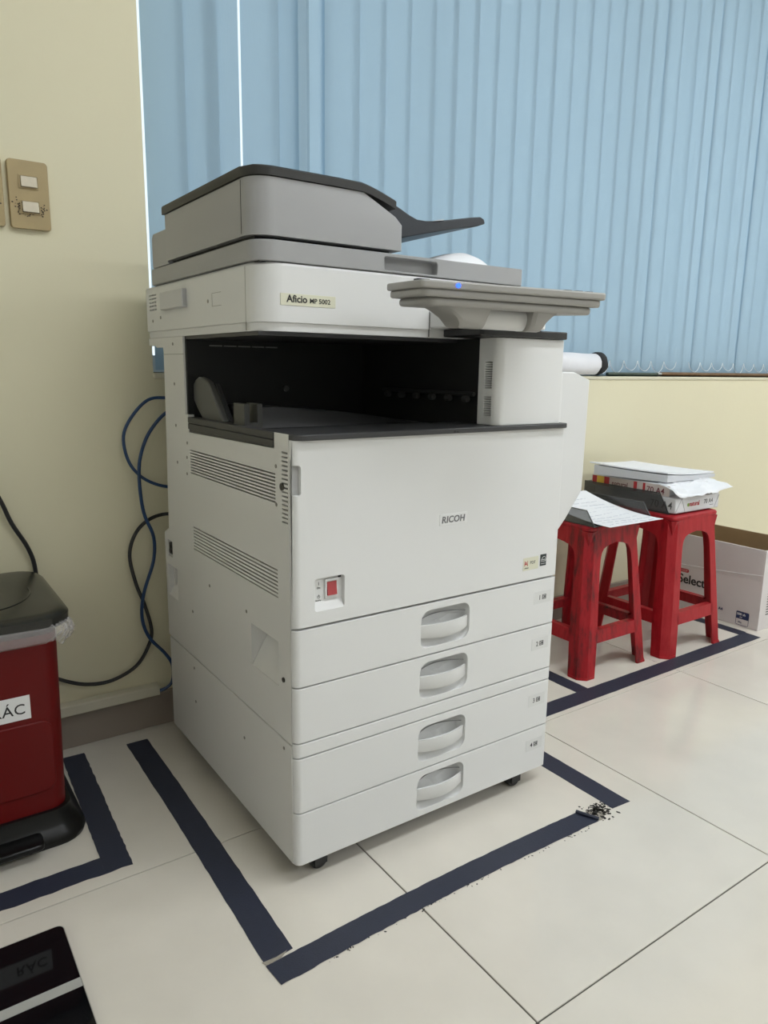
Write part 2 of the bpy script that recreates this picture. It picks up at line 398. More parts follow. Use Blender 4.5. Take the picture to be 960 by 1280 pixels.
# power switch: frame, rocker, marks and sloping floor of the pocket
bm = prism([(.0004, .474), (.0088, .487), (.0088, .474)], .0375, .0905, 'x')
obj('switch_pocket_floor', bm, WHITE, door)
bm = cut(box(.0585, .0835, .0055, .0089, .490, .522), box(.0622, .0800, -.01, .0084, .4945, .5175))
obj('switch_frame', bm, WHITE, door, bevel=.0012)
obj('power_rocker', prism([(.0082, .495), (.0035, .4955), (.0055, .508), (.0062, .517), (.0082, .517)], .0626, .0796, 'x'), SWRED, door, label='red rocker switch')
bm = join(text_bm('I', .0075, FRONT(.0475, .0088, .5135), .0002), text_bm('On', .0048, FRONT(.0452, .0088, .5075), .0002), text_bm('Stand by', .0030, FRONT(.0425, .0088, .4875), .0002))
tube([(.0484+.0024*math.sin(a), .0087, .4945+.0024*math.cos(a)) for a in [.7+k*(2*PI-1.4)/10 for k in range(11)]], .0003, 5, 1, bm); bx(bm, .0481, .0487, .0084, .0089, .4945, .4978)
obj('switch_marks', bm, INK, door); obj('pocket_notch', box(.084, .0885, .0070, .0092, .5215, .5262), VOID, door)
bd = obj('logo_plate', box(.283, .345, -.0006, .001, .584, .604), LABELW, door, bevel=.0004, seg=1)
bmesh_logo = text_bm('RICOH', .0163, FRONT(.2868, -.0007, .5885), .0004, bold=.00035, shear=.12, spacing=1.05)
obj('logo_lettering', bmesh_logo, mat('logo_grey', (.16, .16, .17), .35), door, label='grey RICOH lettering')
# stickers
bm = box(.492, .533, -.0005, .001, .472, .497); obj('sticker', bm, LABELY, door)
bm = join(text_bm('A', .011, FRONT(.4955, -.0006, .482), .0001, bold=.0002)); bx(bm, .4953, .4963, -.0007, -.0005, .4805, .491); bx(bm, .503, .504, -.0007, -.0005, .4805, .491)
obj('sticker_mark', bm, REDINK, door)
bm = join(text_bm('PDF', .0085, FRONT(.510, -.0006, .4835), .0001), text_bm('Adobe', .0042, FRONT(.4955, -.0006, .4755), .0001))
obj('sticker_print', bm, INK, door)
bm = box(.538, .5545, -.0005, .001, .4755, .4985); obj('sticker', bm, mat('teal_black_ink', (.02, .03, .03), .5), door)
bm = tube([(.5415, -.0006, .488), (.5445, -.0006, .4925), (.5495, -.0006, .4935), (.5525, -.0006, .4905)], .0005, 5, 4); bx(bm, .540, .5525, -.0008, -.0004, .4838, .4845); bx(bm, .540, .5525, -.0008, -.0004, .4795, .4802)
bm2 = text_bm('energy', .0058, FRONT(.5398, -.0007, .4862), .0001, shear=.3)
obj('sticker_print', join(bm, bm2), LABELW, door)
# drawers with recessed bow handles
def drawer(z0, z1, num):
    zc = (z0+z1)/2; hz0, hz1 = zc-.034, zc+.0345; hx0, hx1 = .2485, .3600
    cu = prism(rrect(hx0, hx1, hz0, hz1, (.014, .018, .016, .020), 6), -.02, .030, 'y')
    # the pocket: own shell deeper than the face plate
    pl = front(z0+G, z1-G)
    d = obj('drawer', cut(pl, cu), WHITE, cop, bevel=.0014, seg=2)
    o = rrect(hx0, hx1, hz0, hz1, (.014, .018, .016, .020), 6)
    cx, cz = (hx0+hx1)/2, zc
    rings = []
    for (sc, y, dz) in ((1, .0035, 0), (.985, .009, 0), (.95, .018, 0), (.86, .024, 0), (.6, .026, 0), (.1, .0265, 0)):
        rings.append([(cx+(x_-cx)*sc, y if zz > cz-.012 else y*.55 if y > .0036 else y, cz+(zz-cz)*sc+dz) for x_, zz in o])
    bmp = loft(rings, caps=False); bmp.faces.new([v for v in bmp.verts][-len(o):])
    obj('handle_pocket', bmp, WHITE, d, ang=60)
    # bowed pull bar: arc seen from above, closed cup underneath
    n = 14; rg = []
    for k in range(n+1):
        t = k/n; x_ = hx0+.001+(hx1-hx0-.002)*t; bow = 1-(2*t-1)**2
        yo = .004-.0115*bow; yi = yo+.0045; zt = zc+.0075+.001*bow; zb_ = zc-.0155-.0030*bow
        rg.append([(x_, yo+.0005, zt), (x_, yi, zt), (x_, yi+.002, zc-.004), (x_, .016, zb_+.004), (x_, .012, zb_), (x_, yo+.0025, zb_), (x_, yo, zb_+.004)])
    obj('handle', loft(rg), WHITE, d, ang=50)
    # lip line behind the bar
    rg = []
    for k in range(n+1):
        t = k/n; x_ = hx0+.003+(hx1-hx0-.006)*t; bow = 1-(2*t-1)**2
        y_ = .008+.014*bow; rg.append([(x_, y_, zc+.0155+.002*bow), (x_, y_+.0016, zc+.0155+.002*bow), (x_, y_+.0016, zc+.0168+.002*bow), (x_, y_, zc+.0168+.002*bow)])
    obj('pocket_lip', loft(rg), mat('lip_grey', (.25, .25, .25), .5), d)
    zl = z1-.0375
    obj('number_label', box(.528, .574, -.0004, .001, zl-.0125, zl+.0125), mat('faint_label', (.70, .70, .69), .4), d)
    bmn = text_bm(num, .0135, FRONT(.5395, -.0005, zl-.0048), .0001, bold=.0001)
    obj('tray_number', bmn, INK, d)
    b2 = cut(box(.5495, .5605, -.0006, -.0004, zl-.005, zl+.0048), box(.5512, .5588, -.002, .002, zl+.0022, zl+.0033), box(.5512, .5588, -.002, .002, zl-.0035, zl-.0025), box(.5512, .5545, -.002, .002, zl-.0008, zl+.0008))
    obj('paper_icon', b2, GINK, d)
drawer(Z1, ZD, '1'); drawer(Z2, Z1, '2'); drawer(Z4, Z3, '3'); drawer(ZB, Z4, '4')
obj('front_strip', front(Z3+G, Z2-G), WHITE, cop, bevel=.0014)
# black top shelf with front lip, output tray
shelf = obj('top_shelf', prism(rrect(.0005, .5865, -.008, .110, (.02, .008, 0, 0), 6), .7435, .7525, 'z'), DGREY, cop, bevel=.0015)
bm = bmesh.new(); bx(bm, .302, .305, -.0088, -.0075, .745, .748); bx(bm, .308, .311, -.0088, -.0075, .745, .748); obj('hinge_pin', bm, VOID, shelf)
obj('output_tray', box(.002, .575, .110, .445, .722, .7445), DGREY, cop, bevel=.002)
obj('tray_side_rail', cut(box(-.0015, .02, .0605, .4315, .7285, .7515), box(-.01, .0005, .0, .5, .7395, .7408)), DGREY, cop, bevel=.001, seg=1)
rp = loft([[(.045, .20, .745), (.045, .43, .745), (.045, .43, .776), (.045, .215, .781)],
           [(.10, .20, .745), (.10, .43, .745), (.10, .43, .776), (.10, .215, .780)],
           [(.25, .205, .745), (.25, .43, .745), (.25, .43, .766), (.25, .22, .766)],
           [(.385, .215, .745), (.385, .43, .745), (.385, .43, .7465), (.385, .23, .7465)]])
ramp = obj('tray_ramp', rp, DGREY, cop, bevel=.002)
obj('ramp_bracket', cut(box(.012, .046, .195, .24, .744, .788), box(.022, .036, .1, .3, .756, .8)), mat('bracket_grey', (.05, .05, .048), .4), ramp, bevel=.001)
lev = [(.500, .790), (.495, .812), (.480, .823), (.462, .829), (.440, .826), (.418, .819), (.405, .808), (.378, .782), (.350, .754), (.342, .741), (.366, .7385), (.420, .7385), (.452, .752), (.478, .770)]
lev = [(y-.05, z) for y, z in lev]
fl_ = obj('paper_fence', prism(lev, .016, .030, 'x'), FLAP, cop, bevel=.003)
obj('fence_ridge', prism([(.362, .817), (.355, .815), (.292, .748), (.299, .742)], .029, .036, 'x'), DGREY, fl_)
bm = box(.018, .055, .262, .284, .7447, .752); bx(bm, .022, .050, .21, .262, .7447, .7475); obj('fence_slot', bm, VOID, cop)
# cavity details: exit roller bar, ceiling strip
bm = cyl((.40, .20, .806), .004, .29, 'y', 10); obj('exit_roller_bar', bm, mat('dull_steel', (.10, .10, .10), .35, metal=.8), cop)
bm = bmesh.new()
for k in range(6): cyl((.397, .075+k*.05, .797), .006, .012, 'y', 10, bm)
obj('exit_roller', bm, mat('roller_grey', (.05, .05, .05), .4), cop, kind='stuff')
bm = bmesh.new(); [bx(bm, .05+k*.03, .076+k*.03, .4365, .4395, .887, .8895) for k in range(5)]
obj('edge_strip', bm, mat('dull_strip', (.16, .16, .15), .4), cop, kind='stuff')
obj('tray_sensor', cyl((.215, .437, .805), .006, .006, 'y', 12), mat('sensor_grey', (.05, .05, .05), .4), cop)
obj('exit_wall', box(.41, .575, .05, .44, .7446, .9045), VOID, cop, smooth=False)
# right front tower
tw = prism(rrect(.404, .567, -.003, .050, (.016, .004, 0, 0), 6), .7526, .9055, 'z')
vc = bmesh.new()
for k in range(24):
    if k in (9, 10, 11): continue
    z = .769+k*.00405; bx(vc, .37, .420, .013+.0015, .033, z, z+.0019)
tower = obj('right_tower', cut(tw, vc), WHITE, cop, bevel=.0018)
obj('vent_slot_shade', box(.4190, .4198, .010, .038, .765, .868), VOID, tower)  # thin black sheet that paints the shade inside the vent slots
obj('tower_lid', prism(rrect(.352, .566, -.012, .09, (.006, .006, 0, 0), 4), .9062, .9195, 'z'), BLACK, cop, bevel=.002)
# right-hand bypass unit, tapered underneath
bp_ = loft([[(.5875, y0, z), (xr, y0, z), (xr, .52, z), (.5875, .52, z)] for (z, xr, y0) in ((.44, .600, .055), (.48, .615, .053), (.515, .632, .051), (.548, .662, .050), (.606, .702, .046), (.832, .704, .046), (.848, .655, .046))])
byp = obj('bypass_unit', bp_, WHITE, cop, bevel=.003, ang=20)
obj('bypass_hinge_cover', box(.5876, .606, .030, .0449, .50, .846), WHITE, byp, bevel=.003)

# scanner unit
SX0, SX1, SY0, SY1 = -.003, .5555, .100, .650
sc_ = loft([[(x_, y_, z) for x_, y_ in rrect(SX0+i, SX1-i, SY0+i, SY1, (.042, .006, 0, 0), 8)] for z, i in ((.905, .004), (.9175, .0035), (.919, 0), (1.0035, 0), (1.0075, .003))])
scv = bmesh.new()
for a in range(5):
    for b in range(3): bx(scv, -.02, SX0+.008, .585+b*.0165, .598+b*.0165, .9600+a*.0072, .9632+a*.0072)
scan = obj('scanner_unit', cut(sc_, scv), WHITE, cop, ang=30)
obj('scanner_floor', box(.004, .55, .118, .64, .8985, .9048), DGREY, scan)
obj('connector_cover', prism(rrect(.408, .535, .956, .990, .003, 2), SX0-.010, SX0+.001, 'x'), mat('cover_grey', (.60, .60, .61), .4), scan, bevel=.003)
bm = bmesh.new()
for (y, z) in ((.562, .962-.018), (.612, .954-.015), (.304, .960)): cyl((SX0, y, z), .0032, .0012, 'x', 10, bm)
for q in ((.245, .285, .9715, .9722), (.245, .285, .950, .9507), (.2845, .2852, .950, .9722)): bx(bm, SX0-.0003, SX0+.001, *q)
bx(bm, SX0-.0004, SX0+.001, .1465, .1473, .906, 1.003)
obj('screw', bm, MATS['screw_grey'], scan, kind='stuff')
npl = obj('name_plate', box(.034, .133, SY0-.0009, SY0+.001, .9445, .9625), LABELY, scan, bevel=.0003, seg=1)
obj('name_lettering', join(text_bm('Aficio', .0155, FRONT(.0445, SY0-.0011, .9497), .0003, bold=.0003, spacing=1.0), text_bm('MP 5002', .0105, FRONT(.0850, SY0-.0011, .9497), .0003, bold=.00012, spacing=1.02)), INK, scan, label='black Aficio MP 5002 lettering')
obj('panel_mount', prism(rrect(.328, .500, -.020, .1005, (.008, .008, 0, 0), 3), .9205, .950, 'z'), WHITE, scan, bevel=.003)
obj('panel_mount_seam', box(.3265, .3278, SY0-.0006, SY0+.001, .906, .950), GINK, scan)

# document feeder
fb_ = prism(rrect(-.006, .553, .100, .605, (.036, .005, .005, .01), 8), 1.009, 1.040, 'z')
feed = obj('document_feeder', cut(fb_, prism(rrect(.229, .343, 1.0125, 1.034, .004, 3), .05, .116, 'y')), GREY, cop, bevel=.0012, seg=1)
obj('feeder_gap', box(.004, .54, .112, .59, 1.0070, 1.0095), VOID, feed)
obj('feeder_gap', box(.004, .255, .125, .495, 1.0395, 1.0475), VOID, feed)
# body: rounded outline, top sloping down at the right end
def xr_at(z): return .268 if z < 1.088 else .268-(z-1.088)*1.15
rg = []
for z in (1.0465, 1.05, 1.088, 1.10, 1.112, 1.122, 1.130):
    xr = xr_at(z) if z < 1.10 else .268-.0138-(z-1.10)*2.1
    rg.append([(x_, y_, z) for x_, y_ in rrect(-.008, xr, .104, .500, (.036, .004, .004, .004), 8)])
fbody = obj('feeder_body', loft(rg), GREY, feed, ang=30)
rearp = prism([(.492, 1.0405), (.585, 1.0405), (.585, 1.098), (.577, 1.106), (.500, 1.106), (.492, 1.10)], -.007, .266, 'x')
obj('feeder_hinge_block', rearp, GREY, feed, bevel=.002)
bm = bmesh.new(); bx(bm, -.0085, -.0075, .1450, .1460, 1.05, 1.128)
obj('feeder_seam', bm, VOID, feed)
# black top cover following the slope
tp = [(-.010, 1.1312), (.185, 1.1305), (.208, 1.1255), (.236, 1.1135), (.246, 1.118), (.232, 1.131), (.208, 1.1405), (.18, 1.1445), (-.010, 1.147)]
o = rrect(-.011, 1, .101, .505, (.038, 0, 0, .004), 8)
def topz(x_, up):
    b = 1.1312 if x_ < .185 else 1.1305-(x_-.185)**1.25*.55
    return b+(.0145 if up else 0)
bm = bmesh.new()
secs = [[], []]
xs = [-.011, .0, .01, .027, .08, .14, .185, .20, .215, .23, .242, .252]
def yfront(x_): 
    if x_ >= .027: return .101
    d = .027-x_; return .101+.038-math.sqrt(max(0, .038**2-d*d))
rg = [[(x_, yfront(x_), topz(x_, 0)), (x_, .505, topz(x_, 0)), (x_, .505, topz(x_, 1)-.002), (x_, .500, topz(x_, 1)), (x_, yfront(x_)+.004, topz(x_, 1)), (x_, yfront(x_), topz(x_, 1)-.003)] for x_ in xs]
obj('feeder_top_cover', loft(rg), mat('charcoal_plastic', (.022, .021, .020), .45), feed, ang=40)
tr = [(.252, 1.1335), (.278, 1.1365), (.282, 1.137), (.305, 1.128), (.324, 1.120), (.342, 1.1145), (.361, 1.1145), (.385, 1.117), (.427, 1.125), (.467, 1.133), (.493, 1.137), (.502, 1.134), (.505, 1.126), (.485, 1.119), (.427, 1.1075), (.372, 1.095), (.31, 1.080), (.266, 1.074), (.262, 1.10)]
ftray = obj('feeder_tray', prism(tr, .160, .420, 'y'), mat('navy_black_plastic', (.022, .026, .034), .4), feed, bevel=.002)
obj('tray_rim', prism([(.375, 1.1155), (.39, 1.1195), (.402, 1.1215), (.40, 1.1195)], .158, .40, 'y'), MATS['cover_grey'], ftray)
hp = [(.24, 1.12), (.24, 1.150), (.258, 1.158), (.282, 1.155), (.303, 1.148), (.315, 1.140), (.320, 1.128), (.31, 1.118)]
obj('feed_roller_cover', prism(hp, .25, .44, 'y'), MATS['charcoal_plastic'], feed, bevel=.004)

# operation panel on its two curved brackets
PM = Matrix.Translation((.296, -.152, .9645)) @ Matrix.Rotation(math.radians(-15.0), 4, 'Z') @ Matrix.Rotation(math.radians(1.0), 4, 'Y') @ Matrix.Rotation(math.radians(3), 4, 'X')
def pl_obj(name, bm, m, par, **k):
    bmesh.ops.transform(bm, matrix=PM, verts=bm.verts); return obj(name, bm, m, par, **k)
HW = .155
pan = pl_obj('control_panel', prism(rrect(-HW, HW, 0, .150, .008, 4), -.0045, .0065, 'z'), PGREY, cop, bevel=.0025)
pl_obj('panel_tier', prism(rrect(-HW+.004, HW-.004, .004, .147, .012, 4), -.0155, -.0044, 'z'), PGREY, pan, bevel=.003)
pl_obj('panel_tier', prism(rrect(-HW+.018, HW-.016, .010, .143, .012, 4), -.0275, -.0154, 'z'), PGREY, pan, bevel=.005, seg=3)
for (xb0, xb1, xt0, xt1) in ((-.075, -.037, -.108, -.030), (.043, .063, .043, .083)):
    rg = []
    for z, t, y0, y1 in ((-.027, 1., .022, .105), (-.033, .62, .024, .103), (-.042, .22, .027, .099), (-.050, .05, .030, .094), (-.0555, 0, .036, .086), (-.057, -.03, .046, .076)):
        a_, b_ = xb0+(xt0-xb0)*t, xb1+(xt1-xb1)*t
        rg.append([(a_, y0+.004, z), (a_+.006, y0, z), (b_, y0, z), (b_, y1, z), (a_, y1, z)])
    pl_obj('panel_bracket', loft(rg), PGREY, pan, ang=30)
pl_obj('tilt_hinge', cyl((.004, .060, -.040), .0165, .078, 'x', 28), WHITE, pan, ang=30)
bm = bmesh.new(); bx(bm, -.035, .043, .062, .120, -.050, -.026); pl_obj('hinge_cover', bm, WHITE, pan, bevel=.003)
pl_obj('status_light', cyl((-.099, -.0004, .0010), .0032, .0035, 'y', 14), LED, pan, label='blue status light')
for (a, b_, h) in ((-.15, -.13, .0095), (.098, .110, .0095), (.118, .130, .0095), (.138, .149, .0095)):
    pl_obj('panel_button', box(a, b_, .03, .045, .006, h), DGREY, pan, bevel=.001)
pl_obj('touch_screen', box(-.10, .05, .04, .125, .0060, .0075), mat('dark_screen', (.02, .03, .04), .15), pan)

# curled sheet on the feeder
bm = bmesh.new(); rows = []
cp = smooth_pts([(.36, 0, 1.0425), (.40, 0, 1.052), (.455, 0, 1.070), (.495, 0, 1.0745), (.525, 0, 1.064), (.55, 0, 1.0435)], 4)
for k in range(9):
    kk = (0, .30, .72, .93, 1, .97, .9, .8, .7)[k]; rows.append([bm.verts.new((p.x-.02+.003*k, .150+(0, .004, .018, .038, .07, .11, .16, .21, .26)[k], 1.0415+(p.z-1.0415)*kk)) for p in cp])
for A, B in zip(rows, rows[1:]):
    for i in range(len(A)-1): bm.faces.new([A[i], A[i+1], B[i+1], B[i]])
o = obj('paper_sheet', bm, PAPER); tag(o, 'curled white paper sheet lying on the flat base of the grey document feeder', 'paper')
o.modifiers.new('s', 'SOLIDIFY').thickness = .0004

# ------------------------------------------------------------------ floor tape
def strip(p0, p1, wd, jag0=.0006, jag1=.0006, n=40, th=.0005, z0=.0002, bow=0., name='floor_tape', end=(0, 0)):
    p0, p1 = Vector((*p0, 0)), Vector((*p1, 0)); d = (p1-p0); L_ = d.length; d.normalize(); nn = Vector((-d.y, d.x, 0))
    A, B = [], []
    for k in range(n+1):
        t = k/n; c = p0+d*L_*t+nn*(bow*math.sin(PI*t))
        e0 = end[0]*(1 if k == 0 else 0); e1 = end[1]*(1 if k == n else 0)
        A.append(c+nn*(wd/2+random.uniform(-1, 1)*jag0)+d*(e0-e1)*0); B.append(c-nn*(wd/2+random.uniform(-1, 1)*jag1)+d*(end[0] if k == 0 else end[1] if k == n else 0))
    pts = A+B[::-1]
    return prism([(p.x, p.y) for p in pts], z0, z0+th, 'z')
def tape(label, *a, **k):
    return tag(obj('floor_tape', strip(*a, **k), TAPE, smooth=False), label, 'tape')
tape('long navy floor tape strip running back to the wall left of the photocopier', (-.080, .627), (-.0905, -.112), .0475, end=(0, .006), bow=.002)
tape('navy floor tape strip across the floor before the drawers, its right end peeled up', (-.1145, -.142), (.556, -.139), .042, jag1=.0010, n=60, bow=.007, z0=.0008, end=(.004, .012))
tape('navy floor tape strip on the right of the photocopier with a rough torn near end', (.648, .60), (.650, -.152), .050, end=(0, -.004))
tape('navy floor tape strip running along before both red stools toward the carton', (.76, .222), (1.815, .224), .053)
tape('short navy floor tape strip under the left red stool', (1.000, .655), (1.002, .2492), .047)
tape('short navy floor tape strip along the foot of the white carton', (1.803, .66), (1.801, .2512), .044)
tape('navy floor tape strip right of the red bin, running to the skirting', (-.2145, .640), (-.2315, .212), .046, jag0=.0010, z0=.0008)
tape('navy floor tape strip before the red pedal bin', (-.95, .234), (-.2090, .232), .046, jag0=.0012, jag1=.0015)
o = obj('tape_curl', tube([(.553, -.118, .0035), (.560, -.138, .0045), (.572, -.158, .003)], .0035, 8, 4), TAPE); tag(o, 'rolled up dark tape end at the peeled right end of the front strip', 'tape')
bm = bmesh.new()
for k in range(250):
    if k < 185: cx, cy = random.gauss(.594, .017), random.gauss(-.138, .012)
    else: cx = random.uniform(-.05, .54); cy = -.164+.007*math.sin(PI*(cx+.11)/.67)+random.uniform(-.004, .0035)
    s = random.uniform(.0004, .0027 if k < 185 else .0014); an = random.uniform(0, PI); e = random.uniform(1, 2.2)
    pts = [(cx+s*(e*math.cos(t)*math.cos(an)-math.sin(t)*math.sin(an)), cy+s*(e*math.cos(t)*math.sin(an)+math.sin(t)*math.cos(an))) for t in [j*2*PI/6+random.uniform(-.3, .3) for j in range(6)]]
    prism(pts, .0001, .0004, 'z', bm)
tag(obj('tape_residue', bm, RESID, smooth=False), 'black specks of old tape glue on the floor beside the torn tape end', 'residue', kind='stuff')
tag(obj('glue_patch', prism([(.565+.03*math.cos(t)+random.uniform(-.006, .006)+.012, -.143+.017*math.sin(t)+random.uniform(-.003, .003)) for t in [j*2*PI/22 for j in range(22)]], .00005, .0003, 'z'), GLUE, smooth=False), 'greyish patch of torn tape glue on the floor between two tape ends', 'residue')
tag(obj('tape_scrap', prism([(-.117, -.112), (-.094, -.114), (-.075, -.111), (-.088, -.119), (-.112, -.121)], .0007, .0010, 'z'), GLUE, smooth=False), 'pale torn scrap at the near left corner of the taped rectangle', 'residue')

# ------------------------------------------------------------------ wall fittings and cables
du = obj('cable_duct', prism(rrect(YW-.028, YW-.0005, .083, .108, .003, 2), X0+.01, -.011, 'x'), DUCT, smooth=False); tag(du, 'beige plastic cable duct running along the wall just above the skirting', 'cable duct')
def switch(x0, label, worn):
    t = thing('light_switch', (x0+.036, YW, 1.17), label, 'light switch', None)
    pb = loft([[(x0+.036+(x_-.036)*s, YW-y_, z) for x_, z in rrect(0, .073, 1.107, 1.232, .006, 4)] for s, y_ in ((1, .0002), (1, .007), (.96, .010))])
    obj('switch_plate', pb, SWPLATE, t)
    for zc in (1.193, 1.147):
        f = obj('rocker_frame', cut(box(x0+.019, x0+.055, YW-.0118, YW-.0095, zc-.0125, zc+.0125), box(x0+.0212, x0+.0528, YW-.02, YW, zc-.0105, zc+.0105)), SWPLATE, t)
        obj('rocker', prism([(YW-.009, zc-.010), (YW-.0165, zc-.0095), (YW-.0125, zc+.010), (YW-.009, zc+.010)], x0+.0225, x0+.0515, 'x'), SWROCK, t, bevel=.0008)
    if worn:
        bm = bmesh.new()
        for k in range(70):
            cx = x0+random.choice([.015, .058])+random.gauss(0, .004) if k % 3 else x0+random.uniform(.014, .06); cz = 1.147+random.gauss(0, .006) if k % 3 else 1.135+random.gauss(0, .002)
            s = random.uniform(.0006, .0021)
            prism([(cx+s*math.cos(t), cz+s*math.sin(t)*.7) for t in [j*2*PI/5 for j in range(5)]], YW-.0107, YW-.0099, 'y', bm)
        obj('grime', bm, GRIME, t, kind='stuff')
switch(-.2475, 'aged tan two-rocker light switch with grime round its lower rocker', True)
switch(-.3290, 'tan light switch plate cut off by the left edge of the photo', True)
CY = .668
def cable(name, pts, r, m, label, cat='cable'):
    return tag(obj(name, tube(pts, r, 8, 6), m), label, cat)
zz = lambda P, y=CY: [(p[0], y if len(p) < 3 else p[2], p[1]) for p in P]
cable('network_cable', zz([(.060, .775, .62), (.036, .778), (-.004, .774), (-.040, .740), (-.061, .697), (-.054, .644), (-.029, .607), (.005, .586), (.041, .576), (.065, .574, .63)]), .0036, BLUECAB, 'blue cable arching out and back in at the upper rear of the photocopier')
cable('network_cable', zz([(.06, .752, .625), (.034, .747, .66), (-.007, .704, .66), (-.029, .652, .66), (-.035, .598, .658), (-.028, .525, .66), (-.009, .468, .66), (-.012, .412, .66), (-.037, .340, .66), (-.044, .283, .66), (-.030, .232, .66), (.005, .185, .66), (.021, .151, .66), (.018, .111, .66), (-.003, .095, .664), (-.03, .094, .672)]), .0038, BLUECAB, 'long blue cable winding down the wall into the end of the cable duct')
cable('power_cord', zz([(.06, .515, .63), (.024, .516), (-.017, .506), (-.048, .476), (-.062, .428), (-.051, .361), (-.035, .311), (-.022, .250), (-.029, .212), (-.061, .166), (-.116, .144), (-.168, .147), (-.214, .166), (-.27, .20), (-.34, .22)]), .0042, BLKCAB, 'black power cord looping from the photocopier down behind the red bin')
cable('power_cord', zz([(-1.249, .80, .68), (-.90, .86, .68), (-.58, .84, .68), (-.42, .755, .68), (-.345, .655, .678), (-.31, .579, .676), (-.292, .527, .676), (-.266, .473, .676), (-.255, .425, .676), (-.255, .34, .676), (-.27, .25, .676)]), .0044, BLKCAB, 'black cord hanging down the wall behind the black bin lid')

# ------------------------------------------------------------------ red pedal bin
bn = thing('pedal_bin', (-.41, .50, 0), 'red plastic pedal bin with black lid, standing before the cream wall', 'bin')
BX0, BX1, BYF, BYB = -.560, -.257, .336, .655
def ring(i, z, r=.035, top=0): return [(x_, y_, z) for x_, y_ in rrect(BX0+i, BX1-i, BYF+i, BYB-i, r, 6)]
bs = obj('bin_base', loft([ring(-.006, .001, .05), ring(-.008, .010, .05), ring(-.004, .020, .05), ring(.004, .030, .045), ring(.012, .046, .04), ring(.014, .060, .035)]), mat('bin_black', (.005, .005, .005), .28, spec=.3), bn, ang=45)
obj('pedal', prism(rrect(-.45, -.33, .300, .346, .012, 4), .020, .032, 'z'), MATS['bin_black'], bs, bevel=.003)
bdy = obj('bin_body', loft([ring(.022, .056, .03), ring(.0195, .20, .03), ring(.017, .392, .03)]), BINRED, bn, ang=40)
obj('body_emboss', prism(rrect(-.50, -.296, .10, .235, .02, 4), .3528, .358, 'y'), BINRED, bdy, bevel=.002)
obj('bin_label', box(-.47, -.3285, .3532, .3545, .2455, .2885), LABELW, bdy, label='white label reading RÁC')
obj('bin_lettering', text_bm('RÁC', .0265, FRONT(-.3895, .3531, .2565), .0002, bold=.0001, spacing=1.03), INK, bdy)
ld = obj('bin_lid', loft([ring(.002, .404, .045), ring(-.004, .409, .048), ring(-.005, .424, .048), ring(.003, .4315, .045), ring(.012, .4325, .042), ring(.05, .4345, .06), ring(.06, .4345, .06), ring(.10, .4345, .04)]), mat('black_lid_plastic', (.014, .014, .012), .22), bn, ang=40)
obj('lid_ridge', tube([(-.285+.09*math.cos(a)-.10, .50+.11*math.sin(a), .4346) for a in [-1.9+k*.22 for k in range(10)]], .0012, 6, 3), MATS['black_lid_plastic'], ld)
# bag skirt: rumpled film ring
rg = []
n = 96; o_ = rrect(BX0, BX1, BYF, BYB, .04, 23)
cxm, cym = (BX0+BX1)/2, (BYF+BYB)/2
for row, (dz, ex) in enumerate(((.418, -.006), (.409, .009), (.398, .012), (.388, .006), (.378, -.004))):
    rr = []
    for k, (x_, y_) in enumerate(o_):
        v = Vector((x_-cxm, y_-cym)); u = v.normalized(); j = .0028*math.sin(k*1.7+row)+.002*math.sin(k*3.1+row*2)+random.uniform(-.0012, .0012)
        rr.append((x_+u.x*(ex+j), y_+u.y*(ex+j), dz+.004*math.sin(k*.37+row)*(row/2)))
    rg.append(rr)
obj('bag_rim', loft(rg, caps=False), BAG, bn, label='crumpled clear bag edge hanging out under the lid')

# ------------------------------------------------------------------ black glossy box, bottom left
bb = thing('floor_scale', (-.48, -.03, 0), 'flat glossy black unit with a silver strip, on the floor at the near left corner', 'scale')
GX0, GX1, GY0, GY1, GZ = -.70, -.342, -.225, .112, .013
obj('scale_body', prism(rrect(GX0+.004, GX1-.004, GY0+.004, GY1-.004, .010, 4), .001, GZ-.006, 'z'), BLACK, bb)
gt = obj('glass_top', prism(rrect(GX0, GX1, GY0, GY1, .010, 5), GZ-.006, GZ, 'z'), GLOSSBLK, bb, bevel=.001)
obj('silver_band', box(GX0+.001, GX1-.0005, -.0235, -.0065, GZ, GZ+.0006), SILVER, bb)
obj('edge_trim', cut(prism(rrect(GX0-.0012, GX1+.0012, GY0-.0012, GY1+.0012, .011, 5), GZ-.005, GZ-.0005, 'z'), prism(rrect(GX0-.0002, GX1+.0002, GY0-.0002, GY1+.0002, .010, 5), GZ-.01, GZ+.01, 'z')), mat('clear_edge', (.5, .48, .42), .2), bb)

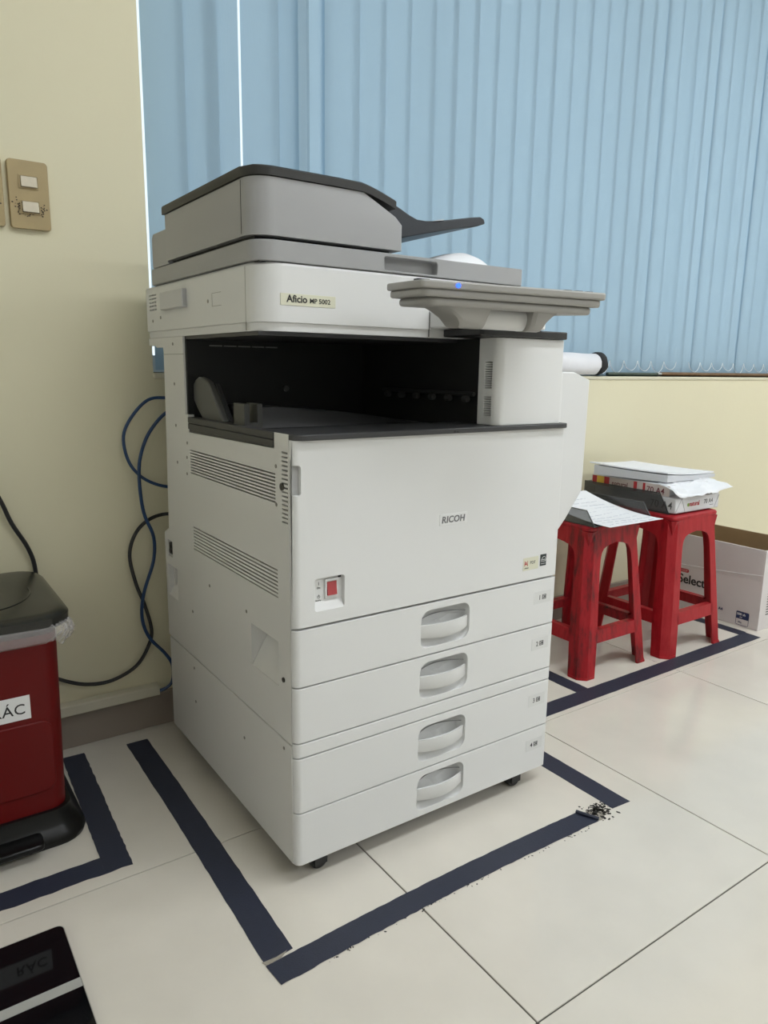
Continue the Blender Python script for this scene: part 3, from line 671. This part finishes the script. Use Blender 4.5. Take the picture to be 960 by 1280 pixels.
# ------------------------------------------------------------------ red plastic stools
def stool(cx, cy, hb, ht, label, REDP):
    t = thing('plastic_stool', (cx, cy, 0), label, 'stool', 'red plastic stools holding paper')
    ZS = .43
    hw = lambda z: hb+(ht-hb)*z/ZS
    ch = .020
    def ctr(z, q, l): # one corner: L-shaped section with chamfered outer corner; q = (sx, sy)
        h = hw(z); th = .006; sx, sy = q
        P = [(h-l, h), (h-ch, h), (h, h-ch), (h, h-l), (h-th, h-l), (h-th, h-ch-.003), (h-ch-.003, h-th), (h-l, h-th)]
        P = [(cx+sx*a, cy+sy*b, z) for a, b in P]
        return P if sx*sy > 0 else P[::-1]
    for q in ((-1, -1), (1, -1), (-1, 1), (1, 1)):
        zs = [(0, .052), (.004, .0525), (.09, .054), (.15, .053), (.25, .050), (.30, .049), (.335, .050), (.352, .054), (.363, .062), (.369, .075), (.373, .092), (.376, hw(.376)-.0003), (.40, hw(.40)-.0003), (.417, hw(.417)-.0003)]
        lg = obj('leg', loft([ctr(z, q, l) for z, l in zs]), REDP, t, ang=30)
        rim = bmesh.new()
        def pad(z, e): return [(cx+(x_-cx)*(1+e), cy+(y_-cy)*(1+e), z) for x_, y_, _ in ctr(z, q, .051)]
        obj('foot_rim', loft([pad(0, .012), pad(.006, .012)], bm=rim), REDP, lg)
        # corner gusset wedge under the seat
        h = hw(.40); g = bmesh.new()
        pts = [(h-ch-.018, h-.001, .417), (h-.001, h-ch-.018, .417), (h-.001+.003, h-.001+.003-ch*.5, .414), (h-ch*.5+.002, h+.002, .414)]
        top = [g.verts.new((cx+q[0]*a, cy+q[1]*b, z)) for a, b, z in pts]; h2 = hw(.37)
        tip = g.verts.new((cx+q[0]*(h2-ch*.5+.001), cy+q[1]*(h2-ch*.5+.001), .372))
        g.faces.new(top); [g.faces.new([top[i], top[(i+1) % 4], tip]) for i in range(4)]
        obj('gusset', g, REDP, lg)
    # stretchers on the four sides
    for s in (-1, 1):
        for ax in 'xy':
            a0, a1 = .098, .135; rgs = []
            for e in (-1, 1):
                row = []
                for z, inn in ((a0, 0), (a1, 0), (a1, .020), (a1-.006, .020), (a1-.006, .006), (a0, .006)):
                    l = (hw(z)-.048)*e; d = (hw(z)-inn)*s
                    row.append((cx+l, cy+d, z) if ax == 'x' else (cx+d, cy+l, z))
                rgs.append(row)
            obj('stretcher', loft(rgs), REDP, t)
    def sq(z, e, r): return [(x_, y_, z) for x_, y_ in rrect(cx-hw(z)-e, cx+hw(z)+e, cy-hw(z)-e, cy+hw(z)+e, r, 4)]
    obj('seat', loft([sq(.4165, .001, .014), sq(.424, .003, .016), sq(.4285, .001, .018), sq(.43, -.006, .02)]), REDP, t, ang=50)
    return t
stool(1.190, .432, .148, .108, 'red plastic stool nearer the photocopier, its legs scuffed black, holding a handwritten sheet', REDS)
stool(1.527, .402, .151, .112, 'red plastic stool nearer the white carton, carrying the paper reams', REDC)

# ------------------------------------------------------------------ trays and paper on the stools
def acr(name_, bms, t):
    for n_, b in bms: obj(n_, b, SMOKE, t, smooth=False)
def wall_profile(y0, y1, z0, z1, sl): return [(y0, z0), (y1, z0), (y1, z1), (y0+sl, z1)]
def tray(loc, x0, x1, y0, y1, z0, h, sl, label):
    t = thing('document_tray', loc, label, 'paper tray')
    obj('tray_floor', box(x0+.003, x1-.003, y0, y1, z0, z0+.003), SMOKE, t, smooth=False)
    for a in (x0, x1-.003):
        wl = obj('tray_wall', prism(wall_profile(y0, y1, z0, z0+h, sl), a, a+.003, 'x'), SMOKE, t, smooth=False)
        obj('wall_edge', tube([(a+.0015, y0, z0+.001), (a+.0015, y0+sl, z0+h), (a+.0015, y1, z0+h)], .0016, 5, 0), SMOKE_E, wl, smooth=False)
    obj('tray_back', box(x0+.003, x1-.003, y1-.003, y1, z0+.003, z0+h), SMOKE, t, smooth=False)
    return t
T0 = .4306
tray((1.19, .44, T0), 1.082, 1.335, .312, .60, T0, .042, .030, 'smoky clear tray on the left stool under the handwritten sheet')
tray((1.54, .46, T0), 1.425, 1.662, .318, .64, T0, .060, .036, 'smoky clear tray on the right stool holding the wrapped ream')
def sheet(name, corners, nx, ny, fz, m, th, label, cat='paper', group=None, bf=1.):
    A, B, C_, D = [Vector(p) for p in corners]; bm = bmesh.new(); g = []; tz = {}
    for j in range(ny+1):
        row = []
        for i in range(nx+1):
            u, v = i/nx, j/ny; p = (A*(1-u)+B*u)*(1-v)+(D*(1-u)+C_*u)*v
            row.append(bm.verts.new(p+Vector((0, 0, fz(u, v)*bf)))); tz[(j, i)] = p.z+fz(u, v)+th
        g.append(row)
    top = [[bm.verts.new((v.co.x, v.co.y, tz[(j, i)])) for i, v in enumerate(row)] for j, row in enumerate(g)]
    for j in range(ny):
        for i in range(nx):
            bm.faces.new([g[j][i], g[j+1][i], g[j+1][i+1], g[j][i+1]]); bm.faces.new([top[j][i], top[j][i+1], top[j+1][i+1], top[j+1][i]])
    for i in range(nx):
        bm.faces.new([g[0][i], g[0][i+1], top[0][i+1], top[0][i]]); bm.faces.new([g[ny][i+1], g[ny][i], top[ny][i], top[ny][i+1]])
    for j in range(ny):
        bm.faces.new([g[j+1][0], g[j][0], top[j][0], top[j+1][0]]); bm.faces.new([g[j][nx], g[j+1][nx], top[j+1][nx], top[j][nx]])
    o = obj(name, bm, m, ang=50); return tag(o, label, cat, group)
# wrapped ream in the tray
rm = thing('paper_ream', (1.54, .45, T0+.0035), 'wrapped ream of white A4 paper in the smoky tray, end label facing out', 'paper ream')
RX0, RX1, RY0, RY1, RZ0, RZ1 = 1.4295, 1.658, .300, .600, T0+.0035, T0+.0505
obj('wrapper', box(RX0, RX1, RY0, RY1, RZ0, RZ1), mat('ream_wrapper', (.66, .66, .68), .4, noise=.05, scale=30), rm, bevel=.003)
bm = bmesh.new()
for (a, b, c, d) in ((RX0+.002, RX0+.030, RZ0+.003, RZ1-.002), (RX0+.030, RX0+.050, RZ1-.002, RZ0+.003), (RX1-.002, RX1-.024, RZ1-.006, RZ0+.004)):
    tube([(a, RY0, c), (b, RY0, d)], .0012, 5, 0, bm)
obj('wrapper_fold', bm, mat('fold_shadow', (.45, .45, .47), .5), rm)
obj('ream_lettering', join(text_bm('natural', .020, FRONT(RX0+.070, RY0-.0003, RZ0+.018), .0002, bold=.0004, spacing=.95)), REDINK, rm)
obj('leaf_mark', join(text_bm('e', .020, FRONT(RX0+.060, RY0-.0003, RZ0+.018), .0002, bold=.0007)), GREENINK, rm)
obj('ream_size', join(text_bm('70 A4', .020, FRONT(RX1-.083, RY0-.0003, RZ0+.019), .0002, bold=.0001), box(RX1-.05, RX1-.03, RY0-.0005, RY0+.0005, RZ0+.012, RZ0+.0135), text_bm('70 A4', .032, LEFT(RX0-.0003, RY0+.088, RZ0+.012), .0002, bold=.0001)), GINK, rm)
# opened ream above with a red printed wrapper
r2_ = thing('paper_ream', (1.54, .46, RZ1), 'opened ream with red printed wrapper and crumpled front, lying on the wrapped ream', 'paper ream')
QZ0, QZ1 = RZ1+.0003, RZ1+.036
obj('paper_block', box(1.432, 1.648, .335, .615, QZ0, QZ1), PAPER, r2_, bevel=.002)
obj('printed_band', box(1.4305, 1.4325, .325, .615, QZ0+.001, QZ1-.003), mat('wrapper_pink_white', (.60, .52, .50), .4), r2_)
for (a, b) in ((.595, .612), (.545, .565), (.440, .452), (.41, .418)): obj('red_print', box(1.4297, 1.4307, a, b, QZ0+.002, QZ1-.004), REDINK, r2_)
obj('yellow_print', box(1.4297, 1.4307, .566, .594, QZ0+.002, QZ1-.004), YEL, r2_)
obj('band_lettering', join(text_bm('70 A4', .026, LEFT(1.4302, .405, QZ0+.006), .0002, bold=.0002), text_bm('natural', .022, LEFT(1.4302, .535, QZ0+.008), .0002, bold=.0003)), mat('dark_red_ink', (.15, .02, .03), .5), r2_)
# crumpled wrapper flap at its front
bm = bmesh.new(); rows = []
for j in range(8):
    row = []
    for i in range(19):
        u, v = i/18, j/7
        row.append(bm.verts.new((1.425+.255*u+random.uniform(-.004, .004), .352-.075*v+.014*math.sin(u*9+1)+random.uniform(-.004, .004), QZ1+.002-.030*v**1.5+.006*math.sin(u*11+v*3)*v+random.uniform(-.003, .003)+.008*max(0, u-.75)*4*v)))
    rows.append(row)
for A, B in zip(rows, rows[1:]):
    for i in range(18): bm.faces.new([A[i], A[i+1], B[i+1], B[i]])
o = obj('crumpled_wrapper', bm, PAPER, r2_, ang=25); o.modifiers.new('s', 'SOLIDIFY').thickness = .0006
# loose piles
pz = QZ1+.0008
sag = lambda u, v: .016*(1-u)**2+.010*v*v
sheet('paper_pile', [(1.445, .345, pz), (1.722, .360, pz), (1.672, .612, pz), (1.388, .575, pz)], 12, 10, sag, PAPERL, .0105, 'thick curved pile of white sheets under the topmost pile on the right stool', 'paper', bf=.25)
sheet('paper_pile', [(1.455, .352, pz+.0125), (1.735, .372, pz+.0118), (1.665, .632, pz+.0118), (1.385, .592, pz+.0145)], 12, 10, sag, PAPER, .004, 'thin topmost pile of white sheets curling up at its left end', 'paper')
# handwritten sheet on the left tray
hs = sheet('handwritten_sheet', [(1.098, .272, T0+.006), (1.328, .268, T0+.006), (1.305, .535, T0+.0035), (1.095, .545, T0+.0035)], 10, 12, lambda u, v: .048*v*v, PAPER, .0005, 'handwritten white sheet hanging over the edge of the left stool', 'paper')
bm = bmesh.new()
for k in range(11):
    v = .06+.085*k; u0 = random.uniform(.08, .14)
    while u0 < .86:
        ln = random.uniform(.05, .16); pts = []
        for i in range(5):
            u = min(.94, u0+ln*i/4); y = .272-.004*u+.27*v
            x_ = (1.098+.230*u)*(1-v)+(1.095+.210*u)*v
            pts.append((x_, y+random.uniform(-.002, .002)+.006*math.sin(u*5+k), T0+.006*(1-v)+.0035*v+.048*v*v+.0011))
        tube(pts, .00045, 4, 2, bm); u0 += ln+random.uniform(.015, .05)
obj('handwriting', bm, PINK, hs, kind='stuff')

# ------------------------------------------------------------------ white carton
ct = thing('carton', (2.0, .42, 0), 'open white printed carton wrapped in clear film, right of the stools', 'box')
KX, KX1, KY0, KY1, KH = 1.862, 2.07, .235, .655, .277
obj('front_panel', box(KX, KX1, KY0, KY0+.005, .001, KH), CARD, ct, smooth=False)
lp = obj('long_panel', box(KX, KX+.005, KY0+.005, KY1-.005, .001, KH), CARD, ct, smooth=False)
obj('far_panel', box(KX1-.005, KX1, KY0+.005, KY1-.005, .001, KH+.010), BROWN, ct, smooth=False)
obj('end_panel', box(KX, KX1, KY1-.005, KY1, .001, KH), BROWN, ct, smooth=False)
obj('carton_bottom', box(KX+.005, KX1-.005, KY0+.005, KY1-.005, .001, .006), BROWN, ct, smooth=False)
obj('inner_lining', box(KX+.005, KX+.007, KY0+.006, KY1-.006, .006, KH-.001), BROWN, ct, smooth=False)
obj('carton_lettering', text_bm('Select', .045, LEFT(KX-.0003, .543, .098), .0003, bold=.0009, spacing=.98), INK, lp, label='black Select lettering')
tg = obj('red_tag', prism(rrect(.503, .545, .137, .150, .006, 4), KX-.0007, KX+.001, 'x'), REDINK, lp)
obj('tag_lettering', text_bm('COOP', .0115, LEFT(KX-.0008, .541, .1395), .0002, bold=.0003), mat('tag_pink', (.62, .25, .25), .5), lp)
obj('blue_badge', prism(rrect(.268, .313, .026, .052, (0, 0, .004, .004), 3), KX-.0006, KX+.001, 'x'), NAVYINK, lp)
obj('badge_outline', cut(prism(rrect(.268, .313, .004, .052, .004, 3), KX-.0006, KX+.001, 'x'), box(KX-.1, KX+.1, .2692, .3118, .0052, .0508)), NAVYINK, lp)
obj('badge_print', join(text_bm('500 sh', .0115, LEFT(KX-.0008, .3105, .0385), .0002, bold=.0002), text_bm('A4', .0075, LEFT(KX-.0008, .300, .0295), .0002)), LABELW, lp)
obj('carton_print', join(text_bm('80g', .0085, LEFT(KX-.0004, .304, .0115), .0002), text_bm('A4', .014, LEFT(KX-.0004, .379, .037), .0002, bold=.0003)), NAVYINK, lp)
bm = bmesh.new()
for k in range(16): bx(bm, KX-.0005, KX+.0005, .44+k*.0065, .4435+k*.0065+random.uniform(0, .002), .0475, .0515)
obj('fine_print', bm, GINK, lp, kind='stuff')
bm = bmesh.new()
for k in range(17): bx(bm, KX+.04, KX+.095+random.uniform(0, .03), KY0-.0005, KY0+.0005, .05+k*.009, .0535+k*.009)
obj('side_print', bm, GINK, ct, kind='stuff')
# film wrap with a fold line
bm = bmesh.new(); rows = []
for j in range(10):
    row = []
    for i in range(24):
        u, v = i/23, j/9; row.append(bm.verts.new((KX-.003+random.uniform(-.0022, .001), KY0+.004+(KY1-KY0-.01)*u, .172+.108*v+(-.02*u if j == 0 else 0)+random.uniform(-.001, .001))))
    rows.append(row)
for A, B in zip(rows, rows[1:]):
    for i in range(23): bm.faces.new([A[i], A[i+1], B[i+1], B[i]])
obj('film_wrap', bm, FILM, ct, ang=20)
obj('film_edge', tube([(KX-.0035, KY0, .193), (KX-.0035, .36, .179), (KX-.0035, .50, .168), (KX-.0035, KY1-.005, .158)], .0011, 5, 4), mat('film_highlight', (.85, .85, .85), .3), ct)

# ------------------------------------------------------------------ objects on the sill
bm = bmesh.new(); rg = []
n = 24
for k in range(13):
    x_ = 1.08+.42*k/12; rg.append([(x_, YW+.010+(.036+.0015*math.sin(3*t+k))*math.cos(t), WZ0+.0385+(.036+.0012*math.sin(2*t+k*1.3))*math.sin(t)) for t in [2*PI*j/n for j in range(n)]])
cr = thing('rolled_cloth', (1.30, YW+.010, WZ0), 'white cloth roll with a black end, lying on the window sill', 'cloth roll')
obj('white_roll', loft(rg), CLOTH, cr)
rg = [[(x_+.036, YW+.010+(r+.005+.002*math.sin(5*t+x_*90))*math.cos(t), WZ0+.0405+(r+.005+.002*math.sin(4*t))*math.sin(t)) for t in [2*PI*j/n for j in range(n)]] for x_, r in ((1.462, .032), (1.470, .0335), (1.490, .033), (1.500, .028), (1.503, .018))]
obj('black_end', loft(rg), mat('black_cloth', (.012, .012, .014), .8), cr)
o = obj('green_rod', cyl((1.74, YW+.030, WZ0+.007), .0065, .28, 'x', 14), GREENROD); tag(o, 'dark green rod on the window sill beside the rolled cloth', 'rod')
pr_ = thing('metal_pole', (2.6, YW+.02, WZ0), 'long brown metal pole on the window sill, right of the green rod', 'pole')
obj('pole_shaft', cyl((2.58, YW+.028, WZ0+.0085), .008, 1.36, 'x', 16), WOOD, pr_)
obj('pole_tip', cyl((1.893, YW+.028, WZ0+.0085), .0068, .03, 'x', 14), STEEL, pr_)
o = obj('dark_stick', cyl((2.75, YW+.052, WZ0+.0075), .007, .95, 'x', 12), mat('dark_brown', (.07, .045, .03), .6)); tag(o, 'dark brown stick lying behind the metal pole on the sill', 'rod')
